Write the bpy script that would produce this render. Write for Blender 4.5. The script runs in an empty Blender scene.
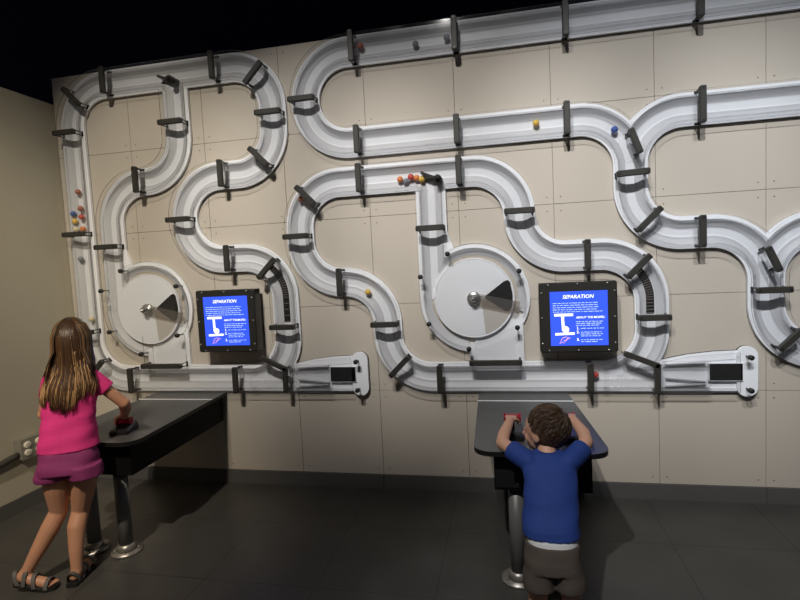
import bpy, math, random
import numpy as np
from mathutils import Vector, Matrix
random.seed(7)
PI = math.pi
scene = bpy.context.scene
COL = scene.collection

# ------------------------------------------------------------------ materials
def mat(name, col, rough=0.5, metal=0.0, spec=0.5, noise=0.0, nscale=20.0, bump=0.0, emit=None, estr=1.0, sss=0.0, stretch=None):
    m = bpy.data.materials.new(name); m.use_nodes = True
    nt = m.node_tree; b = nt.nodes['Principled BSDF']
    b.inputs['Base Color'].default_value = (*col, 1)
    b.inputs['Roughness'].default_value = rough
    b.inputs['Metallic'].default_value = metal
    b.inputs['Specular IOR Level'].default_value = spec
    if sss:
        b.inputs['Subsurface Weight'].default_value = sss
        b.inputs['Subsurface Radius'].default_value = (0.02, 0.008, 0.004)
    if emit:
        b.inputs['Emission Color'].default_value = (*emit, 1)
        b.inputs['Emission Strength'].default_value = estr
    if noise or bump:
        tc = nt.nodes.new('ShaderNodeTexCoord')
        n = nt.nodes.new('ShaderNodeTexNoise'); n.inputs['Scale'].default_value = nscale
        n.inputs['Detail'].default_value = 4
        if stretch:
            mp = nt.nodes.new('ShaderNodeMapping'); mp.inputs['Scale'].default_value = stretch
            nt.links.new(tc.outputs['Object'], mp.inputs['Vector']); nt.links.new(mp.outputs['Vector'], n.inputs['Vector'])
        else:
            nt.links.new(tc.outputs['Object'], n.inputs['Vector'])
        if noise:
            mx = nt.nodes.new('ShaderNodeMix'); mx.data_type = 'RGBA'
            mx.inputs[6].default_value = (*[c * (1 - noise) for c in col], 1)
            mx.inputs[7].default_value = (*[min(1, c * (1 + noise)) for c in col], 1)
            nt.links.new(n.outputs['Fac'], mx.inputs[0]); nt.links.new(mx.outputs[2], b.inputs['Base Color'])
        if bump:
            bp = nt.nodes.new('ShaderNodeBump'); bp.inputs['Strength'].default_value = bump
            bp.inputs['Distance'].default_value = 0.002
            nt.links.new(n.outputs['Fac'], bp.inputs['Height']); nt.links.new(bp.outputs['Normal'], b.inputs['Normal'])
    return m

def clear_mat(name, tint, haze=0.05, hazecol=(0.8, 0.8, 0.82), ior=1.45, rough=0.05):
    m = bpy.data.materials.new(name); m.use_nodes = True
    nt = m.node_tree; nt.nodes.clear()
    out = nt.nodes.new('ShaderNodeOutputMaterial')
    tr = nt.nodes.new('ShaderNodeBsdfTransparent'); tr.inputs[0].default_value = (*tint, 1)
    df = nt.nodes.new('ShaderNodeBsdfDiffuse'); df.inputs[0].default_value = (*hazecol, 1)
    gl = nt.nodes.new('ShaderNodeBsdfGlossy'); gl.inputs['Roughness'].default_value = rough
    fr = nt.nodes.new('ShaderNodeFresnel')
    ge = nt.nodes.new('ShaderNodeNewGeometry'); io = nt.nodes.new('ShaderNodeMapRange')   # a thin sheet reflects alike on both faces
    io.inputs[3].default_value = ior; io.inputs[4].default_value = 1.0 / ior
    nt.links.new(ge.outputs['Backfacing'], io.inputs[0]); nt.links.new(io.outputs[0], fr.inputs['IOR'])
    m1 = nt.nodes.new('ShaderNodeMixShader'); m1.inputs[0].default_value = haze
    m2 = nt.nodes.new('ShaderNodeMixShader')
    nt.links.new(tr.outputs[0], m1.inputs[1]); nt.links.new(df.outputs[0], m1.inputs[2])
    nt.links.new(fr.outputs[0], m2.inputs[0]); nt.links.new(m1.outputs[0], m2.inputs[1]); nt.links.new(gl.outputs[0], m2.inputs[2])
    nt.links.new(m2.outputs[0], out.inputs[0])
    return m

M = {}
M['panel'] = mat('wall_panel', (0.51, 0.458, 0.388), 0.65, noise=0.03, nscale=3)
M['groove'] = mat('panel_groove', (0.30, 0.26, 0.21), 0.9)
M['screw'] = mat('wall_screw', (0.16, 0.13, 0.10), 0.5)
M['leftwall'] = mat('painted_wall', (0.48, 0.44, 0.345), 0.75, noise=0.05, nscale=2)
M['base'] = mat('baseboard_rubber', (0.095, 0.093, 0.09), 0.5)
M['black'] = mat('ceiling_black', (0.012, 0.012, 0.040), 0.95)
M['plate'] = mat('white_plastic_sheet', (0.86, 0.875, 0.91), 0.5, spec=0.25, noise=0.02, nscale=8)
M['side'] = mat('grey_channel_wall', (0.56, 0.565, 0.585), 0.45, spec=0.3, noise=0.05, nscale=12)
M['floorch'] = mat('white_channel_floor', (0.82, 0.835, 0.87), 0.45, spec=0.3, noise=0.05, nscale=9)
M['gasket'] = mat('black_edge_gasket', (0.015, 0.015, 0.015), 0.6)
M['clear'] = clear_mat('clear_acrylic', (0.982, 0.982, 0.982), 0.012)
M['rail'] = clear_mat('clear_rail', (0.86, 0.86, 0.87), 0.16, (0.55, 0.55, 0.57))
M['clearedge'] = clear_mat('acrylic_edge', (0.45, 0.45, 0.45), 0.35, (0.25, 0.25, 0.25))
M['smoke'] = clear_mat('smoky_acrylic', (0.80, 0.77, 0.74), 0.10, (0.5, 0.48, 0.46))
M['bar'] = mat('dark_bracket_metal', (0.036, 0.034, 0.029), 0.5, spec=0.35)
M['rod'] = mat('dark_rod', (0.03, 0.03, 0.03), 0.4, metal=0.5)
M['disc'] = mat('wheel_disc_white', (0.84, 0.86, 0.90), 0.4, spec=0.3, noise=0.03, nscale=6)
M['notch'] = mat('wheel_notch_tan', (0.56, 0.53, 0.48), 0.4)
M['steel'] = mat('brushed_steel', (0.55, 0.54, 0.52), 0.3, metal=0.9)
M['dark'] = mat('black_void', (0.004, 0.004, 0.004), 0.8, spec=0.05)
M['slat'] = mat('vent_slat', (0.10, 0.085, 0.07), 0.5)
M['slatd'] = mat('dark_slat', (0.012, 0.011, 0.011), 0.6, spec=0.1)
M['frame'] = mat('screen_housing', (0.022, 0.021, 0.018), 0.5, spec=0.35)
M['blue'] = mat('screen_blue', (0.02, 0.05, 0.4), 0.3, emit=(0.035, 0.095, 0.80), estr=1.0)
M['white_e'] = mat('screen_white', (0.8, 0.8, 0.8), 0.4, emit=(0.9, 0.93, 1.0), estr=1.0)
M['pale_e'] = mat('screen_pale_text', (0.6, 0.7, 0.9), 0.4, emit=(0.42, 0.52, 0.98), estr=0.85)
M['pink_e'] = mat('screen_pink', (0.8, 0.4, 0.6), 0.4, emit=(0.75, 0.35, 0.8), estr=0.8)
M['table'] = mat('grey_laminate', (0.085, 0.085, 0.082), 0.38, noise=0.12, nscale=60)
M['tedge'] = mat('black_table_edge', (0.012, 0.012, 0.012), 0.45)
M['apron'] = mat('black_apron', (0.006, 0.006, 0.006), 0.6, spec=0.12)
M['post'] = mat('steel_post', (0.16, 0.16, 0.155), 0.45, metal=0.2)
M['flange'] = mat('cast_steel_flange', (0.42, 0.40, 0.37), 0.4, metal=0.7)
M['red'] = mat('red_grip', (0.40, 0.012, 0.035), 0.4)
M['blackpl'] = mat('black_plastic', (0.012, 0.012, 0.014), 0.35)
M['skin'] = mat('skin', (0.60, 0.31, 0.19), 0.5, sss=0.08, noise=0.04, nscale=15)
M['skin2'] = mat('skin_pale', (0.62, 0.35, 0.24), 0.5, sss=0.08, noise=0.04, nscale=15)
M['pink'] = mat('pink_jersey', (0.80, 0.040, 0.26), 0.8, noise=0.06, nscale=25, bump=0.3)
M['shorts'] = mat('magenta_shorts', (0.28, 0.036, 0.16), 0.75, noise=0.15, nscale=18, bump=0.5)
M['navy'] = mat('blue_jersey', (0.012, 0.045, 0.24), 0.8, noise=0.08, nscale=25, bump=0.3)
M['brown'] = mat('charcoal_shorts', (0.085, 0.068, 0.056), 0.8, noise=0.2, nscale=18, bump=0.5)
M['diaper'] = mat('white_waistband', (0.7, 0.7, 0.72), 0.7)
M['hair1'] = mat('brown_hair', (0.085, 0.042, 0.018), 0.38, noise=0.3, nscale=40)
M['hair2'] = mat('golden_hair', (0.44, 0.26, 0.115), 0.36, noise=0.3, nscale=40)
M['hair3'] = mat('dark_hair', (0.045, 0.024, 0.013), 0.38, noise=0.3, nscale=40)
M['hairb'] = mat('boy_hair', (0.050, 0.026, 0.014), 0.45, noise=0.35, nscale=60)
M['hairb2'] = mat('boy_hair_light', (0.12, 0.065, 0.032), 0.42, noise=0.3, nscale=60)
M['sole'] = mat('black_rubber_sole', (0.012, 0.012, 0.013), 0.6)
M['strap'] = mat('grey_webbing', (0.13, 0.125, 0.12), 0.7, noise=0.4, nscale=90)
M['eye'] = mat('eye_dark', (0.03, 0.02, 0.015), 0.2)
M['lip'] = mat('lip', (0.5, 0.16, 0.13), 0.5)
M['box'] = mat('galvanised_box', (0.33, 0.32, 0.28), 0.5, metal=0.4)
M['outlet'] = mat('ivory_socket', (0.85, 0.80, 0.68), 0.4)
M['conduit'] = mat('dark_conduit', (0.07, 0.065, 0.058), 0.5, metal=0.3)
def ballm(n, c): M[n] = mat(n + '_ball', c, 0.35)
ballm('yellow', (0.78, 0.50, 0.07)); ballm('orange', (0.75, 0.22, 0.045)); ballm('redb', (0.55, 0.05, 0.035))
ballm('blueb', (0.03, 0.09, 0.36)); ballm('grey', (0.20, 0.22, 0.26)); ballm('cream', (0.75, 0.66, 0.42)); ballm('rust', (0.40, 0.12, 0.06))

# floor material: dark sealed tiles with seams
def floor_mat():
    m = mat('dark_floor', (0.064, 0.062, 0.058), 0.36, noise=0.25, nscale=4)
    nt = m.node_tree; b = nt.nodes['Principled BSDF']
    src = b.inputs['Base Color'].links[0].from_socket
    tc = nt.nodes.new('ShaderNodeTexCoord'); sp = nt.nodes.new('ShaderNodeSeparateXYZ')
    nt.links.new(tc.outputs['Object'], sp.inputs[0])
    prev = None
    for ax, off in ((0, 0.09), (1, 0.56)):
        a = nt.nodes.new('ShaderNodeMath'); a.operation = 'ADD'; a.inputs[1].default_value = off + 6.1
        nt.links.new(sp.outputs[ax], a.inputs[0])
        w = nt.nodes.new('ShaderNodeMath'); w.operation = 'PINGPONG'; w.inputs[1].default_value = 0.305
        nt.links.new(a.outputs[0], w.inputs[0])
        l = nt.nodes.new('ShaderNodeMath'); l.operation = 'LESS_THAN'; l.inputs[1].default_value = 0.0022
        nt.links.new(w.outputs[0], l.inputs[0])
        if prev is None: prev = l
        else:
            mx = nt.nodes.new('ShaderNodeMath'); mx.operation = 'MAXIMUM'
            nt.links.new(prev.outputs[0], mx.inputs[0]); nt.links.new(l.outputs[0], mx.inputs[1]); prev = mx
    mx = nt.nodes.new('ShaderNodeMix'); mx.data_type = 'RGBA'
    nt.links.new(prev.outputs[0], mx.inputs[0]); nt.links.new(src, mx.inputs[6]); mx.inputs[7].default_value = (0.014, 0.013, 0.012, 1)
    nt.links.new(mx.outputs[2], b.inputs['Base Color'])
    n2 = nt.nodes.new('ShaderNodeTexNoise'); n2.inputs['Scale'].default_value = 3; nt.links.new(tc.outputs['Object'], n2.inputs['Vector'])
    mr = nt.nodes.new('ShaderNodeMapRange'); mr.inputs[3].default_value = 0.28; mr.inputs[4].default_value = 0.5
    nt.links.new(n2.outputs['Fac'], mr.inputs[0]); nt.links.new(mr.outputs[0], b.inputs['Roughness'])
    return m
M['floor'] = floor_mat()

# ------------------------------------------------------------------ mesh builder
class MB:
    def __init__(s): s.v = []; s.f = []; s.m = []; s.s = []
    def add(s, vs, fs, mi=0, smooth=False):
        o = len(s.v); s.v += [tuple(v) for v in vs]
        for f in fs:
            s.f.append([i + o for i in f]); s.m.append(mi); s.s.append(smooth)
    def box(s, a, b, mi=0, bev=0.0):
        x0, y0, z0 = a; x1, y1, z1 = b
        if bev <= 0:
            vs = [(x0,y0,z0),(x1,y0,z0),(x1,y1,z0),(x0,y1,z0),(x0,y0,z1),(x1,y0,z1),(x1,y1,z1),(x0,y1,z1)]
            s.add(vs, [(0,3,2,1),(4,5,6,7),(0,1,5,4),(1,2,6,5),(2,3,7,6),(3,0,4,7)], mi)
        else:   # bevel the four edges seen from the front and the side: octagon rings
            c = bev
            def ring(y, i):
                return [(x0+i+c,y,z0+i),(x1-i-c,y,z0+i),(x1-i,y,z0+i+c),(x1-i,y,z1-i-c),(x1-i-c,y,z1-i),(x0+i+c,y,z1-i),(x0+i,y,z1-i-c),(x0+i,y,z0+i+c)]
            rs = [ring(y0, c*0.6), ring(y0 + c*0.6, 0), ring(y1 - c*0.6, 0), ring(y1, c*0.6)]
            vs = sum(rs, []); fs = [tuple(range(8)), tuple(range(31, 23, -1))]
            for k in range(3):
                for i in range(8):
                    j = (i+1) % 8
                    fs.append((k*8+j, k*8+i, k*8+8+i, k*8+8+j))
            s.add(vs, fs, mi)
    def xform(s, start, mtx):
        for i in range(start, len(s.v)): s.v[i] = tuple(mtx @ Vector(s.v[i]))
    def rings(s, rs, mi=0, smooth=True, caps=True, closed=False):
        n = len(rs[0]); vs = sum([list(r) for r in rs], []); fs = []
        K = len(rs)
        for k in range(K if closed else K-1):
            k2 = (k+1) % K
            for i in range(n):
                j = (i+1) % n
                fs.append((k*n+i, k*n+j, k2*n+j, k2*n+i))
        if caps and not closed:
            fs.append(tuple(range(n-1, -1, -1))); fs.append(tuple(range((K-1)*n, K*n)))
        s.add(vs, fs, mi, smooth)
    def tube(s, pts, r, n=8, mi=0, smooth=True, r2=None, closed=False):
        pts = [Vector(p) for p in pts]; K = len(pts)
        rad = r if isinstance(r, (list, tuple)) else [r + ((r2 if r2 is not None else r) - r) * k / max(1, K-1) for k in range(K)]
        up = None; rs = []
        for k in range(K):
            if closed: t = pts[(k+1) % K] - pts[k-1]
            else: t = pts[min(k+1, K-1)] - pts[max(k-1, 0)]
            if t.length < 1e-9: t = Vector((0, 0, 1))
            t.normalize()
            if up is None:
                up = Vector((0, 0, 1)) if abs(t.z) < 0.9 else Vector((1, 0, 0))
            a = t.cross(up)
            if a.length < 1e-6: a = t.cross(Vector((0, 1, 0)))
            a.normalize(); b = a.cross(t); up = b
            rs.append([pts[k] + (a * math.cos(2*PI*i/n) + b * math.sin(2*PI*i/n)) * rad[k] for i in range(n)])
        s.rings(rs, mi, smooth, True, closed)
    def capsule(s, p0, p1, r0, r1, n=14, mi=0):
        p0 = Vector(p0); p1 = Vector(p1); t = p1 - p0; L = t.length
        if L < 1e-6: t = Vector((0, 0, 1)); L = 0
        t.normalize(); pts = []; rad = []
        for k in range(1, 6):
            a = PI/2 * k / 6; pts.append(p0 - t * r0 * math.cos(a)); rad.append(r0 * math.sin(a))
        pts.append(p0); rad.append(r0)
        pts.append(p1 if L > 0 else p0 + t * 1e-4); rad.append(r1)
        for k in range(5, 0, -1):
            a = PI/2 * k / 6; pts.append(p1 + t * r1 * math.cos(a)); rad.append(r1 * math.sin(a))
        s.tube(pts, rad, n, mi)
    def chain(s, pts, rads, n=14, mi=0):
        for k in range(len(pts)-1): s.capsule(pts[k], pts[k+1], rads[k], rads[k+1], n, mi)
    def ellipsoid(s, c, r, n=20, m=12, mi=0, rot=None, fn=None):
        c = Vector(c); rs = []
        for k in range(1, m):
            a = PI * k / m; ring = []
            for i in range(n):
                b = 2*PI*i/n
                d = Vector((math.sin(a)*math.cos(b), math.sin(a)*math.sin(b), -math.cos(a)))
                f = fn(d) if fn else 1.0
                v = Vector((d.x*r[0], d.y*r[1], d.z*r[2])) * f
                if rot: v = rot @ v
                ring.append(c + v)
            rs.append(ring)
        s.rings(rs, mi, True, True)
    def loft(s, secs, n=28, mi=0, fold=0.0, seed=0, yaw=0.0):
        cyw, syw = math.cos(yaw), math.sin(yaw)
        # secs: (z, cx, cy, rx, ry)
        rnd = random.Random(seed); ph = [rnd.uniform(0, 6.28) for _ in range(4)]; rs = []
        # refine sections
        out = []
        for k in range(len(secs)-1):
            A = secs[k]; B = secs[k+1]
            for q in range(4): t = q/4; out.append([A[i]+(B[i]-A[i])*t for i in range(5)])
        out.append(list(secs[-1]))
        for (z, cx, cy, rx, ry) in out:
            ring = []
            for i in range(n):
                a = 2*PI*i/n
                w = 1 + fold*(math.sin(3*a+ph[0]+z*9) * 0.5 + math.sin(5*a+ph[1]-z*23)*0.5 + 0.6*math.sin(z*75+2*math.sin(a+ph[2])))
                ca, sa = math.cos(a), math.sin(a)
                e = 0.85
                ox, oy = rx*w*math.copysign(abs(ca)**e, ca), ry*w*math.copysign(abs(sa)**e, sa)
                ring.append((cx + ox*cyw - oy*syw, cy + ox*syw + oy*cyw, z))
            rs.append(ring)
        s.rings(rs, mi, True, True)
    def disc(s, c, r, y0, y1, n=32, mi=0, smooth=False):     # cylinder along Y
        s.rings([[(c[0]+r*math.cos(2*PI*i/n), y, c[1]+r*math.sin(2*PI*i/n)) for i in range(n)] for y in (y0, y1)], mi, smooth)
    def vcyl(s, c, r, z0, z1, n=24, mi=0, r1=None):
        r1 = r if r1 is None else r1
        s.rings([[(c[0]+rr*math.cos(2*PI*i/n), c[1]+rr*math.sin(2*PI*i/n), z) for i in range(n)] for z, rr in ((z0, r), (z1, r1))], mi, True)
    def prism(s, poly, y0, y1, mi=0, mside=None):            # polygon in (x,z) extruded along Y
        n = len(poly); vs = [(x, y0, z) for x, z in poly] + [(x, y1, z) for x, z in poly]
        s.add(vs, [tuple(range(n)), tuple(range(2*n-1, n-1, -1))], mi)
        s.add(vs, [(i, n+i, n+(i+1) % n, (i+1) % n) for i in range(n)], mi if mside is None else mside)
    def slab(s, poly, z0, z1, mi=0, mside=None):             # polygon in (x,y) extruded along Z
        n = len(poly); vs = [(x, y, z0) for x, y in poly] + [(x, y, z1) for x, y in poly]
        s.add(vs, [tuple(range(n-1, -1, -1)), tuple(range(n, 2*n))], mi)
        s.add(vs, [(i, (i+1) % n, n+(i+1) % n, n+i) for i in range(n)], mi if mside is None else mside)
    def build(s, name, mats, parent=None, recalc=True):
        me = bpy.data.meshes.new(name); 
        o0 = parent.matrix_world.translation.copy() if parent else Vector((0, 0, 0))
        me.from_pydata(s.v, [], s.f)
        for mm in (mats if isinstance(mats, (list, tuple)) else [mats]): me.materials.append(mm)
        me.polygons.foreach_set('material_index', s.m); me.polygons.foreach_set('use_smooth', s.s)
        if recalc:
            import bmesh
            bm = bmesh.new(); bm.from_mesh(me); bmesh.ops.recalc_face_normals(bm, faces=bm.faces); bm.to_mesh(me); bm.free()
        me.update()
        o = bpy.data.objects.new(name, me); COL.objects.link(o)
        if parent: put(o, parent)
        return o

ORIG = {}
def put(o, parent):
    """geometry is written in world coordinates: bring it into the parent's frame"""
    o.parent = parent
    o.matrix_parent_inverse = Matrix.Identity(4)
    off = ORIG.get(parent.name, Vector((0, 0, 0)))
    if o.type == 'MESH':
        o.data.transform(Matrix.Translation(-off))
    ORIG[o.name] = off
def thing(name, label, cat, loc=(0, 0, 0), group=None):
    o = bpy.data.objects.new(name, None); COL.objects.link(o); o.location = loc; o.empty_display_size = 0.05
    ORIG[o.name] = Vector(loc)
    o['label'] = label; o['category'] = cat
    if group: o['group'] = group
    return o
def part(mb, name, mats, parent, label=None):
    o = mb.build(name, mats); put(o, parent)
    if label: o['label'] = label
    return o
def structure(o): o['kind'] = 'structure'; return o

def remeshed(mb, name, m, parent, voxel=0.005, smooth=6, label=None, fac=0.5):
    o = mb.build(name, m)
    r = o.modifiers.new('r', 'REMESH'); r.mode = 'VOXEL'; r.voxel_size = voxel; r.use_smooth_shade = True
    if smooth:
        q = o.modifiers.new('s', 'SMOOTH'); q.factor = fac; q.iterations = smooth
    dg = bpy.context.evaluated_depsgraph_get(); dg.update()
    me = bpy.data.meshes.new_from_object(o.evaluated_get(dg)); me.name = name
    o.modifiers.clear(); o.data = me
    if not me.materials: me.materials.append(m)
    for p in me.polygons: p.use_smooth = True; p.material_index = 0
    put(o, parent)
    if label: o['label'] = label
    return o

# ------------------------------------------------------------------ room
W = 0.61
WX0, WX1, WTOP = -1.865, 5.2, 3.155
mb = MB()
mb.box((WX0, 0.012, 0), (WX1, 0.10, WTOP - 0.002), 1)
for k in range(-3, 9):
    for r in range(-1, 5):
        x0, x1 = k*W + 0.0012, (k+1)*W - 0.0012
        if k == -3: x0 = WX0
        if x0 > WX1: continue
        x1 = min(x1, WX1)
        z0, z1 = 0.1 + r*W + 0.0012, 0.1 + (r+1)*W - 0.0012
        if r == -1: z0 = 0.0
        mb.box((x0, 0.0, z0), (x1, 0.012, z1), 0, bev=0.0012)
for k in range(-2, 9):
    for r in range(0, 6):
        for sx in (-0.043, 0.043):
            for sz in (-0.045, 0.045):
                x, z = k*W + sx, 0.1 + r*W + sz
                if z < 0.12 or z > WTOP - 0.02 or x > WX1 or x < WX0: continue
                mb.disc((x, z), 0.0045, -0.0012, 0.002, 8, 2)
wall = structure(mb.build('wall_back', [M['panel'], M['groove'], M['screw']]))
mb = MB(); mb.box((-1.97, -6.5, 0), (-1.87, 0.10, 2.953)); structure(mb.build('wall_left', M['leftwall']))
mb = MB(); mb.box((-2.5, -7.5, -0.1), (6.5, 0.1, 0.0)); structure(mb.build('floor', M['floor']))
mb = MB(); mb.box((-3.5, -7.5, 5.6), (6.5, 1.2, 5.7)); structure(mb.build('ceiling', M['black']))
mb = MB(); mb.box((-3.5, 1.0, 0.0), (6.5, 1.1, 5.6)); structure(mb.build('wall_behind', M['black']))
mb = MB()
for x0, x1 in ((-1.858, 0.608), (0.611, 3.047), (3.05, WX1)): mb.box((x0, -0.014, 0.0), (x1, 0.0, 0.1), 0)
structure(mb.build('baseboard_back', M['base']))
mb = MB(); mb.box((-1.87, -6.5, 0), (-1.856, -0.014, 0.1)); structure(mb.build('baseboard_left', M['base']))

# ------------------------------------------------------------------ tracks
DS = 0.01
def turtle(start, head, cmds):
    x, z = start; h = math.radians(head); P = [(x, z, h)]
    for c in cmds:
        if c[0] == 'f':
            n = max(1, round(c[1] / DS))
            for i in range(n): x += math.cos(h)*c[1]/n; z += math.sin(h)*c[1]/n; P.append((x, z, h))
        else:
            sg = 1 if c[0] == 'l' else -1; R, ang = c[1], math.radians(c[2])
            cx, cz = x - sg*R*math.sin(h), z + sg*R*math.cos(h)
            n = max(2, round(R*ang/DS)); h0 = h
            for i in range(1, n+1):
                h = h0 + sg*ang*i/n
                P.append((cx + sg*R*math.sin(h), cz - sg*R*math.cos(h), h))
            x, z = P[-1][:2]
    return np.array(P)
R_ = 0.3
PATH = {}
PATH['La'] = turtle((-0.345, 0.812), 180, [('f', 1.045), ('r', R_, 90), ('f', 1.628), ('r', R_, 90), ('f', 1.04), ('r', R_, 90), ('f', 0.145), ('r', R_, 90),
                    ('f', 0.15), ('l', R_, 180), ('f', 0.155), ('r', R_, 90), ('f', 0.283), ('r', R_, 90)])
PATH['Lb'] = turtle((-0.345, 0.812), 0, [('f', 0.62)])
PATH['Ld'] = turtle((-0.80, 2.97), 270, [('f', 0.37), ('r', R_, 90), ('f', 0.02), ('l', R_, 90), ('f', 0.657)])
PATH['Lc'] = turtle((-1.42, 1.343), 270, [('l', 0.262, 359.5)])
PATH['Ma'] = turtle((2.10, 0.812), 180, [('f', 1.10), ('r', R_, 90), ('f', 0.075), ('l', R_, 90), ('r', R_, 90), ('f', 0.09), ('r', R_, 90), ('f', 0.91), ('r', R_, 90),
                    ('l', 0.283, 90), ('f', 0.207), ('r', R_, 90), ('f', 0.182), ('r', R_, 90)])
PATH['Mb'] = turtle((2.10, 0.812), 0, [('f', 0.62)])
PATH['Md'] = turtle((1.038, 2.11), 270, [('f', 0.767)])
PATH['Mc'] = turtle((1.038, 1.343), 270, [('l', 0.262, 359.5)])
PATH['Ta'] = turtle((4.6, 3.04), 180, [('f', 4.10), ('l', 0.3015, 180), ('f', 1.49), ('r', R_, 90), ('f', 0.137), ('l', R_, 90), ('f', 0.15), ('r', R_, 90),
                    ('f', 0.15), ('l', R_, 90), ('f', 1.2)])
PATH['Ra'] = turtle((4.6, 2.437), 180, [('f', 2.01), ('l', R_, 90)])
PATH['Rb'] = turtle((4.6, 1.70), 180, [('f', 1.26), ('l', R_, 90)])
for k, p in PATH.items(): print('PATH', k, np.round(p[0, :2], 3), np.round(p[-1, :2], 3))
PRI = {k: i for i, k in enumerate(PATH)}

def dist_to(key, pts, excl=None):
    q = PATH[key][:, :2]
    out = np.empty(len(pts))
    for i in range(0, len(pts), 4000):
        d = pts[i:i+4000, None, :] - q[None]
        out[i:i+4000] = np.sqrt((d**2).sum(-1).min(1))
    return out

SB = [0.0, 0.013, 0.026, 0.031, 0.036, 0.044, 0.053, 0.063, 0.072, 0.081, 0.091, 0.1]
SB = [-q for q in SB[:0:-1]] + SB
def prof(s):
    a = abs(s)
    if a >= 0.072: return -0.026
    if a <= 0.026: return -0.0035
    if a <= 0.031: return -0.009
    t = (a - 0.031) / 0.041; t = t**1.4
    return -0.007 - 0.019*t
YC = -0.076; TC = 0.006
def build_track(parent, keys, near, clipfn=None, half=None):
    """white plate, formed channel and clear cover along the given centre lines; the nearest centre line wins where lines merge"""
    plate, chan, cover = MB(), MB(), MB()
    for key in keys:
        P = PATH[key]; nx, nz = -np.sin(P[:, 2]), np.cos(P[:, 2])
        S = np.array(SB); K = len(P)
        X = P[:, 0, None] + nx[:, None]*S; Z = P[:, 1, None] + nz[:, None]*S
        cx = (X[:-1, :-1] + X[1:, :-1] + X[:-1, 1:] + X[1:, 1:]) / 4; cz = (Z[:-1, :-1] + Z[1:, :-1] + Z[:-1, 1:] + Z[1:, 1:]) / 4
        cs = np.abs((S[:-1] + S[1:]) / 2)[None, :].repeat(K-1, 0)
        keep = np.ones((K-1, len(S)-1), bool); vkeep = keep.copy(); edge_keep = np.ones((K-1, 2), bool)
        C = np.c_[cx.ravel(), cz.ravel()]; V = np.c_[X.ravel(), Z.ravel()]
        dm = cs.copy(); dv = np.abs(S)[None, :].repeat(K, 0)            # distance to the nearest centre line, per cell and per corner
        for o in near:
            if o == key: continue
            d = dist_to(o, C).reshape(cx.shape)
            vkeep &= ~(d < cs - (0.0 if PRI[o] < PRI[key] else 1e-5))
            dm = np.minimum(dm, d); dv = np.minimum(dv, dist_to(o, V).reshape(X.shape))
            for e, j in ((0, 0), (1, -1)):
                em = np.c_[(X[:-1, j] + X[1:, j])/2, (Z[:-1, j] + Z[1:, j])/2]
                edge_keep[:, e] &= ~(dist_to(o, em) < 0.099)
        dm = np.where(dm > cs - 0.003, cs, dm); dv = np.where(dv > np.abs(S)[None, :] - 0.003, np.abs(S)[None, :], dv)
        back = 0.0012 * sum(1 for o in near if PRI[o] < PRI[key])
        if half and key in half:
            keep[:, :] &= half[key](cx, cz, (S[:-1]+S[1:])[None, :].repeat(K-1, 0)/2)
            for e, j in ((0, 0), (1, -1)):
                edge_keep[:, e] &= half[key]((X[:-1, j]+X[1:, j])/2, (Z[:-1, j]+Z[1:, j])/2, np.full(K-1, S[j]))
        idx = {}
        def vid(mbx, tag, i, j, y):
            k = (tag, i, j, round(y, 4))
            if k not in idx:
                idx[k] = len(mbx.v); mbx.v.append((X[i, j], y, Z[i, j]))
            return idx[k]
        def face(mbx, tag, q, mi, sm=True):
            mbx.f.append([vid(mbx, tag, *a) for a in q]); mbx.m.append(mi); mbx.s.append(sm)
        for i in range(K-1):
            for j in range(len(S)-1):
                if not keep[i, j]: continue
                a = dm[i, j]
                q = [(i, j, prof(dv[i, j]) + back), (i+1, j, prof(dv[i+1, j]) + back), (i+1, j+1, prof(dv[i+1, j+1]) + back), (i, j+1, prof(dv[i, j+1]) + back)]
                if a > 0.072: face(plate, key+'p', q, 0, False)
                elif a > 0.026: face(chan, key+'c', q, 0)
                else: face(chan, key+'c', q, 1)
                if abs(abs(S[j]) - 0.072) < 1e-6 and cs[i, j] > 0.072 - 0.02 and j > 0:      # clear rail from the channel edge up to the cover
                    if dv[i, j] > 0.0715 and dv[i+1, j] > 0.0715: face(chan, key+'r', [(i, j, -0.026), (i+1, j, -0.026), (i+1, j, YC + TC), (i, j, YC + TC)], 2, False)
                if not vkeep[i, j]: continue
                for y in (YC, YC + TC): face(cover, key+'v', [(b[0], b[1], y) for b in q], 0, False)
            for e, j in ((0, 0), (1, len(S)-1)):
                jj = 0 if e == 0 else len(S)-2
                if keep[i, jj] and edge_keep[i, e]:
                    face(plate, key+'p', [(i, j, -0.026), (i+1, j, -0.026), (i+1, j, -0.005), (i, j, -0.005)], 0, False)
                    face(plate, key+'p', [(i, j, -0.005), (i+1, j, -0.005), (i+1, j, -0.0016), (i, j, -0.0016)], 1, False)
                    face(cover, key+'v', [(i, j, YC), (i+1, j, YC), (i+1, j, YC+TC), (i, j, YC+TC)], 1, False)
    objs = []
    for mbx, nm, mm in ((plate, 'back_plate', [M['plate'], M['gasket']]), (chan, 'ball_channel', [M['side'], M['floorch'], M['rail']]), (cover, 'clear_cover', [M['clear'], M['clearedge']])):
        o = mbx.build(nm, mm, recalc=False); put(o, parent); objs.append(o)
    return objs

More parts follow.
